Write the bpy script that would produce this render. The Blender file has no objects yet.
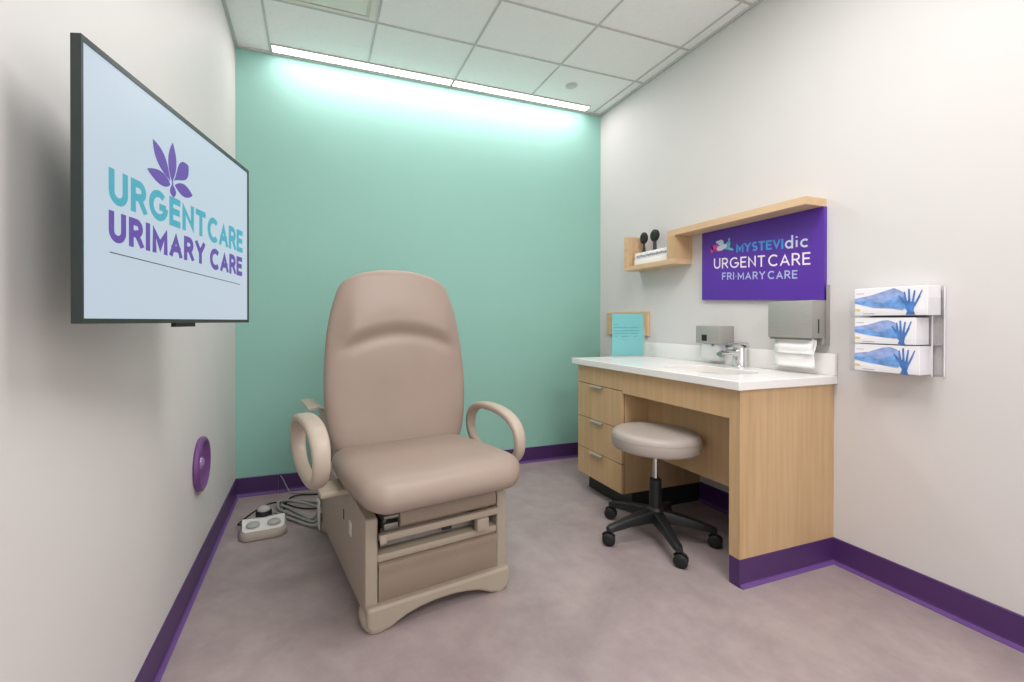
import bpy, bmesh, math, random
from math import sin, cos, pi, radians, sqrt
from mathutils import Vector, Matrix
random.seed(4)
SC = bpy.context.scene
COL = SC.collection

# ------------------------------------------------------------------ helpers
def link(o): COL.objects.link(o); return o

class MB:
    """collects shapes, then becomes one mesh object"""
    def __init__(s): s.bm = bmesh.new()
    def box(s, lo, hi, bev=0.0, seg=2, rot=None, piv=None):
        ret = bmesh.ops.create_cube(s.bm, size=1.0)
        vs = ret['verts']
        c = [(a+b)/2 for a, b in zip(lo, hi)]; d = [abs(b-a) for a, b in zip(lo, hi)]
        for v in vs: v.co = Vector((v.co.x*d[0]+c[0], v.co.y*d[1]+c[1], v.co.z*d[2]+c[2]))
        if bev > 0:
            es = list({e for v in vs for e in v.link_edges})
            b = min(bev, min(d)*0.49)
            r = bmesh.ops.bevel(s.bm, geom=es, offset=b, segments=seg, profile=0.5, affect='EDGES')
            vs = list({v for f in r['faces'] for v in f.verts} | {v for v in vs if v.is_valid})
        if rot is not None:
            pv = Vector(piv if piv is not None else c)
            for v in vs: v.co = rot @ (v.co-pv) + pv
        return s
    def lathe(s, prof, center=(0,0,0), n=32, axis='z', sx=1.0, sy=1.0):
        rings = []
        def mp(x, y, z):
            if axis == 'z': p = (x*sx, y*sy, z)
            elif axis == 'x': p = (z, x*sx, y*sy)
            else: p = (x*sx, z, y*sy)
            return Vector(p)+Vector(center)
        for r, z in prof:
            if r < 1e-6: rings.append([s.bm.verts.new(mp(0,0,z))])
            else: rings.append([s.bm.verts.new(mp(r*cos(2*pi*k/n), r*sin(2*pi*k/n), z)) for k in range(n)])
        for a, b in zip(rings, rings[1:]): s._bridge(a, b)
        return s
    def _bridge(s, a, b):
        n = max(len(a), len(b))
        for k in range(n):
            k2 = (k+1) % n
            try:
                if len(a) == 1 and len(b) > 1: s.bm.faces.new([a[0], b[k], b[k2]])
                elif len(b) == 1 and len(a) > 1: s.bm.faces.new([a[k], b[0], a[k2]])
                elif len(a) > 1: s.bm.faces.new([a[k], b[k], b[k2], a[k2]])
            except ValueError: pass
    def loft(s, rings, cap=True):
        R = [[s.bm.verts.new(p) for p in r] for r in rings]
        for a, b in zip(R, R[1:]): s._bridge(a, b)
        if cap:
            for r in (R[0], R[-1]):
                if len(r) > 2:
                    try: s.bm.faces.new(r)
                    except ValueError: pass
        return s
    def tube(s, pts, rad, n=10, closed=False, taper=None):
        pts = [Vector(p) for p in pts]; m = len(pts); rings = []
        up = Vector((0, 0, 1)); prev = None
        for i, p in enumerate(pts):
            if closed: t = pts[(i+1) % m]-pts[i-1]
            else: t = pts[min(i+1, m-1)]-pts[max(i-1, 0)]
            t.normalize()
            if prev is None:
                a = t.cross(up)
                if a.length < 1e-3: a = t.cross(Vector((1, 0, 0)))
            else: a = prev-t*prev.dot(t)
            a.normalize(); prev = a; b = t.cross(a)
            r = rad if taper is None else rad+(taper-rad)*i/(m-1)
            rings.append([p+a*r*cos(2*pi*k/n)+b*r*sin(2*pi*k/n) for k in range(n)])
        if closed: rings.append(rings[0])
        return s.loft(rings, cap=not closed)
    def prism(s, poly, f0, f1):
        """poly: 2D pts; f0/f1 map a 2D point to 3D on either end"""
        a = [s.bm.verts.new(f0(*p)) for p in poly]; b = [s.bm.verts.new(f1(*p)) for p in poly]
        s._bridge(a, b)
        for r in (a, b):
            try: s.bm.faces.new(r)
            except ValueError: pass
        return s
    def poly(s, pts):
        s.bm.faces.new([s.bm.verts.new(p) for p in pts]); return s
    def build(s, name, mat, parent=None, off=None, smooth=40, sub=0):
        bm = s.bm
        bmesh.ops.remove_doubles(bm, verts=bm.verts, dist=1e-6)
        bmesh.ops.recalc_face_normals(bm, faces=bm.faces)
        if off is not None:
            for v in bm.verts: v.co -= Vector(off)
        me = bpy.data.meshes.new(name); bm.to_mesh(me); bm.free()
        o = link(bpy.data.objects.new(name, me))
        for m in (mat if isinstance(mat, (list, tuple)) else [mat]): me.materials.append(m)
        if smooth:
            me.shade_smooth()
            if smooth < 180: me.set_sharp_from_angle(angle=radians(smooth))
        if sub:
            md = o.modifiers.new('sub', 'SUBSURF'); md.levels = sub; md.render_levels = sub
        if parent is not None: o.parent = parent
        return o

def tag(o, label, cat=None, group=None):
    o['label'] = label
    if cat: o['category'] = cat
    if group: o['group'] = group
    return o
def thing(name, label, cat, loc=(0, 0, 0), rotz=0.0, group=None):
    o = link(bpy.data.objects.new(name, None)); o.empty_display_size = 0.1
    o.location = loc; o.rotation_euler = (0, 0, rotz)
    return tag(o, label, cat, group)
def struct(o): o['kind'] = 'structure'; return o

def dup(root, loc, rotz=None, label=None):
    r = root.copy(); link(r); r.location = loc
    if rotz is not None: r.rotation_euler = (0, 0, rotz)
    if label: r['label'] = label
    for ch in list(root.children):
        c = ch.copy(); link(c); c.parent = r
        for g in list(ch.children):
            d = g.copy(); link(d); d.parent = c
    return r

def rounded(corners, seg=8):
    """corners: (x, y, r) counter-clockwise -> rounded polygon"""
    out = []; n = len(corners)
    for i in range(n):
        p = Vector(corners[i][:2]); r = corners[i][2]
        a = (Vector(corners[i-1][:2])-p).normalized(); b = (Vector(corners[(i+1) % n][:2])-p).normalized()
        if r <= 1e-6: out.append((p.x, p.y)); continue
        ang = a.angle(b); t = r/math.tan(ang/2)
        c = p+(a+b).normalized()*(r/sin(ang/2))
        s0 = p+a*t-c; s1 = p+b*t-c
        a0 = math.atan2(s0.y, s0.x); a1 = math.atan2(s1.y, s1.x)
        d = a1-a0
        while d > pi: d -= 2*pi
        while d < -pi: d += 2*pi
        for k in range(seg+1):
            q = a0+d*k/seg; out.append((c.x+r*cos(q), c.y+r*sin(q)))
    return out
def inset(poly, d):
    n = len(poly); out = []
    for i in range(n):
        a = Vector(poly[i-1]); p = Vector(poly[i]); b = Vector(poly[(i+1) % n])
        e1 = (p-a); e2 = (b-p)
        n1 = Vector((-e1.y, e1.x)); n2 = Vector((-e2.y, e2.x))
        if n1.length > 1e-9: n1.normalize()
        if n2.length > 1e-9: n2.normalize()
        m = n1+n2
        if m.length < 1e-9: m = n1
        m.normalize(); k = 1/max(0.5, m.dot(n1) if n1.length else 1)
        out.append((p.x+m.x*d*k, p.y+m.y*d*k))
    return out

# ------------------------------------------------------------------ materials
def s2l(c):
    return tuple((x/255/12.92 if x/255 <= 0.04045 else ((x/255+0.055)/1.055)**2.4) for x in c)
def newmat(name):
    m = bpy.data.materials.new(name); m.use_nodes = True
    nt = m.node_tree; return m, nt, nt.nodes['Principled BSDF']
def mat(name, rgb, rough=0.5, metal=0.0, var=0.04, scale=12.0, bump=0.0, bscale=200.0, spec=0.5, stretch=(1, 1, 1), coat=0.0):
    m, nt, b = newmat(name); c = s2l(rgb)
    tc = nt.nodes.new('ShaderNodeTexCoord'); mp = nt.nodes.new('ShaderNodeMapping')
    mp.inputs['Scale'].default_value = stretch
    nt.links.new(tc.outputs['Object'], mp.inputs['Vector'])
    nz = nt.nodes.new('ShaderNodeTexNoise'); nz.inputs['Scale'].default_value = scale; nz.inputs['Detail'].default_value = 4
    nt.links.new(mp.outputs[0], nz.inputs['Vector'])
    r = nt.nodes.new('ShaderNodeValToRGB')
    r.color_ramp.elements[0].position = 0.3; r.color_ramp.elements[1].position = 0.7
    r.color_ramp.elements[0].color = (*[x*(1-var) for x in c], 1); r.color_ramp.elements[1].color = (*[min(1, x*(1+var)) for x in c], 1)
    nt.links.new(nz.outputs['Fac'], r.inputs['Fac']); nt.links.new(r.outputs['Color'], b.inputs['Base Color'])
    b.inputs['Roughness'].default_value = rough; b.inputs['Metallic'].default_value = metal
    b.inputs['Specular IOR Level'].default_value = spec
    b.inputs['Coat Weight'].default_value = coat
    if bump > 0:
        n2 = nt.nodes.new('ShaderNodeTexNoise'); n2.inputs['Scale'].default_value = bscale; n2.inputs['Detail'].default_value = 3
        nt.links.new(mp.outputs[0], n2.inputs['Vector'])
        bp = nt.nodes.new('ShaderNodeBump'); bp.inputs['Strength'].default_value = bump; bp.inputs['Distance'].default_value = 0.002
        nt.links.new(n2.outputs['Fac'], bp.inputs['Height']); nt.links.new(bp.outputs[0], b.inputs['Normal'])
    return m
def wood(name, ca, cb, stretch):
    m, nt, b = newmat(name)
    tc = nt.nodes.new('ShaderNodeTexCoord'); mp = nt.nodes.new('ShaderNodeMapping')
    mp.inputs['Scale'].default_value = stretch; nt.links.new(tc.outputs['Object'], mp.inputs['Vector'])
    nz = nt.nodes.new('ShaderNodeTexNoise'); nz.inputs['Scale'].default_value = 1.0; nz.inputs['Detail'].default_value = 6; nz.inputs['Roughness'].default_value = 0.62
    nt.links.new(mp.outputs[0], nz.inputs['Vector'])
    r = nt.nodes.new('ShaderNodeValToRGB'); e = r.color_ramp.elements
    e[0].position = 0.28; e[0].color = (*s2l(cb), 1); e[1].position = 0.66; e[1].color = (*s2l(ca), 1)
    nt.links.new(nz.outputs['Fac'], r.inputs['Fac']); nt.links.new(r.outputs['Color'], b.inputs['Base Color'])
    b.inputs['Roughness'].default_value = 0.42; b.inputs['Specular IOR Level'].default_value = 0.35
    return m
def emis(name, rgb, st, base=None):
    m, nt, b = newmat(name)
    tc = nt.nodes.new('ShaderNodeTexCoord'); nz = nt.nodes.new('ShaderNodeTexNoise'); nz.inputs['Scale'].default_value = 1.2
    nt.links.new(tc.outputs['Object'], nz.inputs['Vector'])
    r = nt.nodes.new('ShaderNodeValToRGB'); c = s2l(rgb)
    r.color_ramp.elements[0].color = (*[x*0.985 for x in c], 1); r.color_ramp.elements[1].color = (*[min(1, x*1.015) for x in c], 1)
    nt.links.new(nz.outputs['Fac'], r.inputs['Fac']); nt.links.new(r.outputs['Color'], b.inputs['Emission Color'])
    b.inputs['Emission Strength'].default_value = st
    b.inputs['Base Color'].default_value = (*(s2l(base) if base else (0.02, 0.02, 0.02)), 1)
    b.inputs['Roughness'].default_value = 0.35
    return m
def clear(name, tint=(0.985, 0.988, 0.99), gl=0.05):
    m, nt, b = newmat(name); nt.nodes.remove(b)
    out = [n for n in nt.nodes if n.type == 'OUTPUT_MATERIAL'][0]
    t = nt.nodes.new('ShaderNodeBsdfTransparent'); t.inputs['Color'].default_value = (*tint, 1)
    g = nt.nodes.new('ShaderNodeBsdfGlossy'); g.inputs['Roughness'].default_value = 0.08
    lw = nt.nodes.new('ShaderNodeLayerWeight'); lw.inputs['Blend'].default_value = gl
    mx = nt.nodes.new('ShaderNodeMixShader')
    nt.links.new(lw.outputs['Facing'], mx.inputs[0]); nt.links.new(t.outputs[0], mx.inputs[1]); nt.links.new(g.outputs[0], mx.inputs[2])
    nt.links.new(mx.outputs[0], out.inputs['Surface'])
    return m

M = {}
M['wall'] = mat('wall_paint_white', (214, 211, 209), 0.55, var=0.008, scale=3, bump=0.04, bscale=350, spec=0.25)
M['teal'] = mat('wall_paint_teal', (152, 202, 189), 0.6, var=0.012, scale=2, bump=0.04, bscale=350, spec=0.2)
M['ceil'] = mat('ceiling_tile', (246, 244, 242), 0.9, var=0.02, scale=60, bump=0.15, bscale=300, spec=0.1)
M['grid'] = mat('ceiling_bar', (196, 195, 192), 0.6, var=0.01)
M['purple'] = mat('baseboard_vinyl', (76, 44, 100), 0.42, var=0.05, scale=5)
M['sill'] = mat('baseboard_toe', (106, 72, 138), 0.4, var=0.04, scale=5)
M['uph'] = mat('upholstery_taupe', (158, 141, 129), 0.46, var=0.025, scale=6, bump=0.08, bscale=420, spec=0.45)
M['beige'] = mat('chair_plastic', (172, 160, 143), 0.45, var=0.02, scale=7)
M['beige2'] = mat('drawer_plastic', (154, 138, 122), 0.5, var=0.02, scale=7)
M['ring'] = mat('armrest_plastic', (182, 168, 153), 0.42, var=0.02, scale=7)
M['steel'] = mat('brushed_steel', (172, 170, 165), 0.45, metal=0.4, var=0.05, scale=30, stretch=(1, 1, 14))
M['steel2'] = mat('satin_steel_dark', (140, 138, 132), 0.4, metal=0.8, var=0.06, scale=30)
M['chrome'] = mat('chrome', (225, 226, 228), 0.1, metal=1.0, var=0.01)
M['pull'] = mat('satin_pull', (205, 200, 190), 0.35, metal=0.5, var=0.03)
M['black'] = mat('black_plastic', (26, 26, 28), 0.42, var=0.1, scale=20)
M['rubber'] = mat('dark_rubber', (20, 20, 22), 0.6, var=0.1, scale=20)
M['foam'] = mat('dark_green_foam', (44, 52, 46), 0.9, var=0.4, scale=150)
M['kick'] = mat('black_toe_kick', (38, 40, 40), 0.5, var=0.08, scale=8)
M['solid'] = mat('white_solid_surface', (240, 238, 235), 0.22, var=0.012, scale=60)
M['basin'] = mat('white_ceramic', (242, 241, 239), 0.12, var=0.005)
M['stool'] = mat('stool_vinyl', (172, 162, 154), 0.4, var=0.03, scale=7, bump=0.06, bscale=400)
M['wood'] = wood('light_maple_upright', (206, 174, 134), (188, 155, 114), (34, 34, 1.6))
M['woodin'] = wood('light_maple_apron', (208, 175, 134), (194, 160, 118), (30, 30, 1.2))
M['woody'] = wood('light_maple_shelf', (218, 187, 150), (204, 171, 132), (40, 1.6, 40))
M['plaque'] = wood('tan_wood_plaque', (218, 184, 146), (208, 172, 132), (40, 2, 40))
M['sign'] = mat('purple_sign_face', (88, 46, 160), 0.4, var=0.05, scale=2.5)
M['white'] = mat('white_paper', (243, 242, 241), 0.7, var=0.008, scale=20)
M['bluegrey'] = mat('printed_grey_band', (150, 150, 162), 0.7, var=0.3, scale=90)
M['teal_paper'] = mat('turquoise_paper', (128, 206, 208), 0.55, var=0.02, scale=8)
M['ink'] = mat('dark_teal_ink', (70, 140, 150), 0.6, var=0.15, scale=200)
M['tvframe'] = mat('dark_bezel', (40, 52, 50), 0.35, var=0.05)
M['disc'] = mat('purple_disc', (112, 66, 128), 0.35, var=0.05)
M['pedal'] = mat('pedal_plastic', (164, 154, 143), 0.5, var=0.03)
M['pedaltop'] = mat('pedal_plate', (226, 224, 220), 0.4, var=0.01)
M['knob'] = mat('pedal_knob', (178, 176, 172), 0.3, var=0.05)
M['cable'] = mat('grey_cable', (150, 152, 146), 0.5, var=0.05)
M['clear'] = clear('clear_acrylic')
M['clear2'] = mat('milky_plastic', (240, 242, 242), 0.2, var=0.01)
M['clear2'].node_tree.nodes['Principled BSDF'].inputs['Alpha'].default_value = 0.55
M['blue1'] = mat('glove_art_blue', (108, 156, 216), 0.6, var=0.35, scale=35)
M['blue2'] = mat('glove_art_deep', (72, 120, 190), 0.6, var=0.35, scale=45)
M['blue3'] = mat('glove_art_lilac', (146, 166, 214), 0.6, var=0.25, scale=40)
M['yellow'] = mat('glove_art_yellow', (236, 206, 120), 0.6, var=0.05)
M['boxwhite'] = mat('glove_box_card', (240, 238, 242), 0.55, var=0.01)
M['lamp'] = emis('light_diffuser', (255, 240, 243), 6.0, base=(240, 240, 240))
M['screen'] = emis('screen_glow', (196, 212, 226), 0.88)
M['tvteal'] = emis('screen_teal', (62, 164, 184), 0.95)
M['tvpurple'] = emis('screen_purple', (92, 58, 160), 0.95)
M['tvline'] = emis('screen_line', (60, 66, 80), 0.8)
M['txtwhite'] = mat('sign_white', (240, 226, 238), 0.5, var=0.01)
M['txtlilac'] = mat('sign_lilac', (176, 186, 228), 0.5, var=0.04)
M['txtblue'] = mat('sign_blue', (64, 150, 220), 0.5, var=0.15, scale=25)
M['txtice'] = mat('sign_ice', (204, 214, 238), 0.5, var=0.03)
M['pink'] = mat('sign_pink', (214, 70, 170), 0.5, var=0.1)
M['mint'] = mat('sign_mint', (96, 186, 200), 0.5, var=0.1)

def floor_mat():
    m, nt, b = newmat('mottled_vinyl_floor')
    tc = nt.nodes.new('ShaderNodeTexCoord')
    def noise(sc, det, rg, dist=0.0):
        n = nt.nodes.new('ShaderNodeTexNoise'); n.inputs['Scale'].default_value = sc; n.inputs['Detail'].default_value = det
        n.inputs['Roughness'].default_value = rg; n.inputs['Distortion'].default_value = dist
        nt.links.new(tc.outputs['Object'], n.inputs['Vector']); return n
    def ramp(n, p0, c0, p1, c1):
        r = nt.nodes.new('ShaderNodeValToRGB'); e = r.color_ramp.elements
        e[0].position = p0; e[0].color = (*s2l(c0), 1); e[1].position = p1; e[1].color = (*s2l(c1), 1)
        nt.links.new(n.outputs['Fac'], r.inputs['Fac']); return r
    a = ramp(noise(2.6, 6, 0.6, 0.6), 0.36, (146, 132, 133), 0.64, (174, 160, 159))
    c = ramp(noise(9, 8, 0.7), 0.36, (148, 134, 135), 0.66, (173, 159, 156))
    mx = nt.nodes.new('ShaderNodeMixRGB'); mx.inputs[0].default_value = 0.45
    nt.links.new(a.outputs[0], mx.inputs[1]); nt.links.new(c.outputs[0], mx.inputs[2])
    nt.links.new(mx.outputs[0], b.inputs['Base Color'])
    b.inputs['Roughness'].default_value = 0.42; b.inputs['Specular IOR Level'].default_value = 0.4
    return m
M['floor'] = floor_mat()

# ------------------------------------------------------------------ room
W, H, YF, BB = 2.7314, 2.8446, -4.9, 0.117
struct(MB().box((-0.1, YF, -0.1), (W+0.1, 0.1, 0)).build('floor', M['floor'], smooth=0))
struct(MB().box((-0.1, YF, H), (W+0.1, 0.1, H+0.1)).build('ceiling', M['ceil'], smooth=0))
struct(MB().box((-0.1, YF, 0), (0, 0, H)).build('wall_left', M['wall'], smooth=0))
struct(MB().box((W, YF, 0), (W+0.1, 0, H)).build('wall_right', M['wall'], smooth=0))
struct(MB().box((-0.1, 0, 0), (W+0.1, 0.1, H)).build('wall_back', M['teal'], smooth=0))

# coved vinyl baseboards: upright strip plus a rounded toe on the floor
def baseprof(t=0.006, toe=0.02):
    return [(0, 0), (toe, 0), (toe, 0.003), (toe*0.6, 0.006), (t+0.002, 0.014), (t, 0.024), (t, BB-0.003), (t*0.4, BB), (0, BB)]
def baseboard(mb, p0, p1, nrm):
    p0, p1, nrm = Vector(p0), Vector(p1), Vector(nrm)
    mb.prism(baseprof(), lambda a, b: p0+nrm*a+Vector((0, 0, b)), lambda a, b: p1+nrm*a+Vector((0, 0, b)))
def board_obj(name, segs):
    mb = MB()
    for s in segs: baseboard(mb, *s)
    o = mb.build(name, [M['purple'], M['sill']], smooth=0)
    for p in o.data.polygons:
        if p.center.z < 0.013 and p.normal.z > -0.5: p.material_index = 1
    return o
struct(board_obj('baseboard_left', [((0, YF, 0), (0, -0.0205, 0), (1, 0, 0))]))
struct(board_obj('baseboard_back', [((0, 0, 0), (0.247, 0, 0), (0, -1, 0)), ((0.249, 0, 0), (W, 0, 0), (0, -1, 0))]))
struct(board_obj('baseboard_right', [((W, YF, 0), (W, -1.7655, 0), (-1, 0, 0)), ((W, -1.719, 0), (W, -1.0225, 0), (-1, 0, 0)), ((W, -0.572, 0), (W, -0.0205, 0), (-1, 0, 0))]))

# ceiling grid bars
mb = MB(); g = 0.006; z0, z1 = H-0.0045, H
for x in (0.203, 0.810, 1.415, 2.030, 2.645):
    mb.box((x-g, YF, z0), (x+g, -0.115 if 0.3 < x < 2.5 else -0.002, z1))
for y in (-0.525, -0.94, -1.37, -1.80, -2.23, -2.66, -3.09, -3.52, -3.95, -4.38):
    xs = [0, 0.197, 0.209, 0.804, 0.816, 1.409, 1.421, 2.024, 2.036, 2.639, 2.651, W]
    for a, b in zip(xs[0::2], xs[1::2]): mb.box((a, y-g, z0), (b, y+g, z1))
struct(mb.build('trim_1', M['grid'], smooth=0))
mb = MB()
mb.box((0, YF, H-0.012), (0.018, -0.019, H)); mb.box((W-0.018, YF, H-0.012), (W, -0.019, H)); mb.box((0, -0.018, H-0.012), (W, 0, H))
struct(mb.build('trim_2', M['grid'], smooth=0))

# linear wall-wash lights along the back wall
def strip_light(x0, x1, label):
    t = thing('ceiling_light', label, 'light', ((x0+x1)/2, -0.066, H), group='linear lights along the teal wall')
    L = (x1-x0)/2
    MB().box((-L+.004, -0.036, -0.006), (L-.004, 0.036, -0.001)).build('diffuser', M['lamp'], t, smooth=0)
    f = MB()
    f.box((-L, 0.036, -0.009), (L, 0.043, 0)); f.box((-L, -0.043, -0.009), (L, -0.036, 0))
    f.box((-L, -0.036, -0.009), (-L+.004, 0.036, 0)); f.box((L-.004, -0.036, -0.009), (L, 0.036, 0))
    f.build('frame', M['grid'], t, smooth=0)
    return t
strip_light(0.214, 1.404, 'glowing linear ceiling light above the teal wall, the one nearer the television')
strip_light(1.416, 2.560, 'glowing linear ceiling light above the teal wall, the one nearer the desk wall')

t = thing('ceiling_vent', 'square off-white air vent with stepped rim set in the ceiling tiles', 'vent', (0.505, -0.735, H))
for i, (hx, hy, dz, nm) in enumerate([(0.285, 0.195, 0.008, 'rim'), (0.235, 0.15, 0.016, 'face_plate')]):
    mbv = MB()
    if i == 0:
        for a in ((-hx, -hy, -hx+.03, hy), (hx-.03, -hy, hx, hy), (-hx+.03, -hy, hx-.03, -hy+.025), (-hx+.03, hy-.025, hx-.03, hy)):
            mbv.box((a[0], a[1], -dz), (a[2], a[3], 0))
        for k in (1, 2):
            q = 0.03+k*0.006
            mbv.box((-hx+.03, -hy+.025, -0.003), (hx-.03, hy-.025, -0.001))
    else:
        mbv.box((-hx, -hy, -dz), (hx, hy, -dz+.006), 0.003)
        mbv.box((-.05, -.04, -dz+.005), (.05, .04, -.003))
    mbv.build(nm, mat('vent_enamel_%d' % i, (226, 222, 212), 0.5, var=0.01), t, smooth=30)
tag(MB().lathe([(0, H-.0015), (0, H-.008), (0.036, H-.008), (0.042, H-.005), (0.042, H-.0005), (0, H-.0005)][1:], (2.245, -0.318, 0)).build('ceiling_sprinkler', mat('sprinkler_cap', (200, 198, 194), 0.5)),
    'small round concealed sprinkler cap in the ceiling tile near the light strip', 'sprinkler')

# ------------------------------------------------------------------ stroke lettering
def arc(cx, cy, rx, ry, a0, a1, n=18):
    return [(cx+rx*cos(radians(a0+(a1-a0)*k/n)), cy+ry*sin(radians(a0+(a1-a0)*k/n))) for k in range(n+1)]
GL = {
 'U': (0.68, [[(0, 1)]+arc(.34, .34, .34, .34, 180, 360)+[(.68, 1)]]),
 'R': (0.62, [[(0, 0), (0, 1)], [(0, 1)]+arc(.32, .73, .27, .27, 90, -90)+[(0, .46)], [(.32, .46), (.62, 0)]]),
 'G': (0.90, [arc(.48, .5, .48, .5, 48, 352, 28)+[(.955, .46)], [(.5, .46), (.955, .46)]]),
 'E': (0.54, [[(.54, 1), (0, 1), (0, 0), (.54, 0)], [(0, .52), (.48, .52)]]),
 'N': (0.68, [[(0, 0), (0, 1), (.68, 0), (.68, 1)]]),
 'T': (0.62, [[(0, 1), (.62, 1)], [(.31, 1), (.31, 0)]]),
 'C': (0.84, [arc(.48, .5, .48, .5, 46, 314, 28)]),
 'A': (0.76, [[(0, 0), (.38, 1), (.76, 0)], [(.13, .28), (.63, .28)]]),
 'I': (0.0, [[(0, 0), (0, 1)]]),
 'M': (0.84, [[(0, 0), (0, 1), (.42, .22), (.84, 1), (.84, 0)]]),
 'Y': (0.70, [[(0, 1), (.35, .48), (.70, 1)], [(.35, .48), (.35, 0)]]),
 'F': (0.50, [[(0, 0), (0, 1), (.50, 1)], [(0, .5), (.44, .5)]]),
 'P': (0.56, [[(0, 0), (0, 1)], [(0, 1)]+arc(.30, .72, .27, .28, 90, -90)+[(0, .44)]]),
 'S': (0.56, [arc(.29, .74, .26, .26, 40, 270, 16)+arc(.28, .25, .28, .25, 90, -145, 16)[1:]]),
 'V': (0.70, [[(0, 1), (.35, 0), (.70, 1)]]),
 'd': (0.56, [arc(.28, .33, .28, .33, 0, 360, 24), [(.56, 0), (.56, 1.12)]]),
 'i': (0.0, [[(0, 0), (0, .68)], [(0, .90), (0, 1.05)]]),
 'c': (0.50, [arc(.31, .33, .31, .33, 48, 312, 20)]),
 '·': (0.0, [[(-.05, .42), (.06, .42)]]),
}
def ribbon(mb, pts, w, f, ext=0.0, lim=None):
    P = [Vector(p) for p in pts]
    Q = [P[0]]
    for p in P[1:]:
        if (p-Q[-1]).length > 1e-6: Q.append(p)
    P = Q; n = len(P); closed = (P[0]-P[-1]).length < 1e-5
    if ext and not closed:
        P[0] = P[0]+(P[0]-P[1]).normalized()*ext; P[-1] = P[-1]+(P[-1]-P[-2]).normalized()*ext
    L, Rr = [], []
    for i in range(n):
        if closed: d0 = (P[i]-P[i-1 if i else n-2]).normalized(); d1 = (P[(i+1) if i < n-1 else 1]-P[i]).normalized()
        else:
            d0 = (P[i]-P[max(i-1, 0)]); d1 = (P[min(i+1, n-1)]-P[i])
            if d0.length < 1e-9: d0 = d1
            if d1.length < 1e-9: d1 = d0
            d0 = d0.normalized(); d1 = d1.normalized()
        n0 = Vector((-d0.y, d0.x)); n1 = Vector((-d1.y, d1.x)); m = (n0+n1).normalized()
        k = w/2/max(0.35, m.dot(n0))
        pa, pb = P[i]+m*k, P[i]-m*k
        if lim:
            pa.y = min(max(pa.y, lim[0]), lim[1]); pb.y = min(max(pb.y, lim[0]), lim[1])
        L.append(mb.bm.verts.new(f(*pa))); Rr.append(mb.bm.verts.new(f(*pb)))
    for i in range(n-1): mb.bm.faces.new([L[i], L[i+1], Rr[i+1], Rr[i]])
def word(mb, text, x0, x1, base, h, w, f, gap=0.26):
    """write a word between x0 and x1 (metres, along f's first axis), cap height h, stroke w"""
    adv = []; tot = 0
    for i, ch in enumerate(text):
        adv.append(tot); tot += GL[ch][0]+(gap+w/h if i < len(text)-1 else 0)
    sx = (x1-x0-w)/tot; hs = h-w
    for ch, a in zip(text, adv):
        for si, st in enumerate(GL[ch][1]):
            pts = [(x0+w/2+(a+px)*sx, base+w/2+py*hs) for px, py in st]
            g_ = (lambda p, q, d=si*.00015: f(p, q, d))
            ribbon(mb, pts, w, g_, ext=w/2 if ch in 'UREITFPMNAVYd' else 0.0, lim=(base, base+h) if ch in 'NAMVYR' else None)

# ------------------------------------------------------------------ television on the left wall
TA = radians(14.53)
tv = thing('television', 'flat screen television on the left wall showing a teal and purple logo', 'television', (0.1, -2.2, 1.111), pi/2-TA)
# local +X runs along the screen, local -Y is the screen's front
TL, TH, TT = 0.671, 0.483, 0.014
TX0, TZ0 = -0.005, -0.002
MB().box((0.0, -0.0006, 0.007), (TL-0.008, 0.004, TH-0.010)).build('screen', M['screen'], tv, smooth=0)
b = MB()
b.box((TX0, -0.003, TZ0), (0.0, TT, TH)); b.box((TL-.008, -0.003, TZ0), (TL, TT, TH))
b.box((0.0, -0.003, TZ0), (TL-.008, TT, 0.007)); b.box((0.0, -0.003, TH-0.010), (TL-.008, TT, TH))
b.box((0.0, 0.006, 0.007), (TL-.008, TT, TH-0.010))
b.build('bezel', M['tvframe'], tv, smooth=0)
b = MB()
b.box((0.28, TT, -0.02+0.06), (0.36, TT+0.05, 0.36)); b.box((0.275, 0.002, -0.011), (0.36, TT-0.002, TZ0))
br = b.build('wall_bracket', M['black'], tv, smooth=0)
Zb = 1.111
ft = lambda a, z, d=0.0: Vector((a, -0.0012-d, z-Zb))
b = MB(); word(b, 'URGENT', 0.060, 0.404, 1.329, 0.0655, 0.0150, ft, gap=0.2); word(b, 'CARE', 0.414, 0.628, 1.324, 0.067, 0.0150, ft, gap=0.16)
b.build('lettering', M['tvteal'], tv, smooth=0)['label'] = 'teal lettering reading URGENT CARE'
b = MB(); word(b, 'URIMARY', 0.060, 0.401, 1.259, 0.0575, 0.0140, ft, gap=0.22); word(b, 'CARE', 0.426, 0.624, 1.252, 0.0575, 0.0138, ft, gap=0.16)
b.build('lettering', M['tvpurple'], tv, smooth=0)['label'] = 'purple lettering reading URIMARY CARE'
MB().poly([ft(.062, 1.2405), ft(.610, 1.2265), ft(.610, 1.2245), ft(.062, 1.2385)]).build('underline', M['tvline'], tv, smooth=0)
b = MB()
def petal(tip, root, wd, skew=0.55):
    a, c = Vector(root), Vector(tip); d = c-a; nn = Vector((-d.y, d.x)).normalized()
    L_, R_ = [], []
    for k in range(1, 12):
        s = k/12; ww = wd*0.5*(sin(pi*s**skew))**0.85
        L_.append(a+d*s+nn*ww); R_.append(a+d*s-nn*ww)
    return [a]+L_+[c]+R_[::-1]
for tip, root, wd, sk in [((0.187, 1.497), (0.250, 1.428), .034, 1.15), ((0.259, 1.518), (0.256, 1.428), .032, 1.0), ((0.168, 1.428), (0.250, 1.420), .030, .8),
                      ((0.324, 1.488), (0.262, 1.432), .040, 1.6), ((0.342, 1.421), (0.266, 1.424), .030, 1.0), ((0.262, 1.394), (0.257, 1.424), .024, 1.2)]:
    pts = petal(tip, root, wd, sk)
    b.poly([ft(p.x, p.y) for p in pts])
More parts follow.
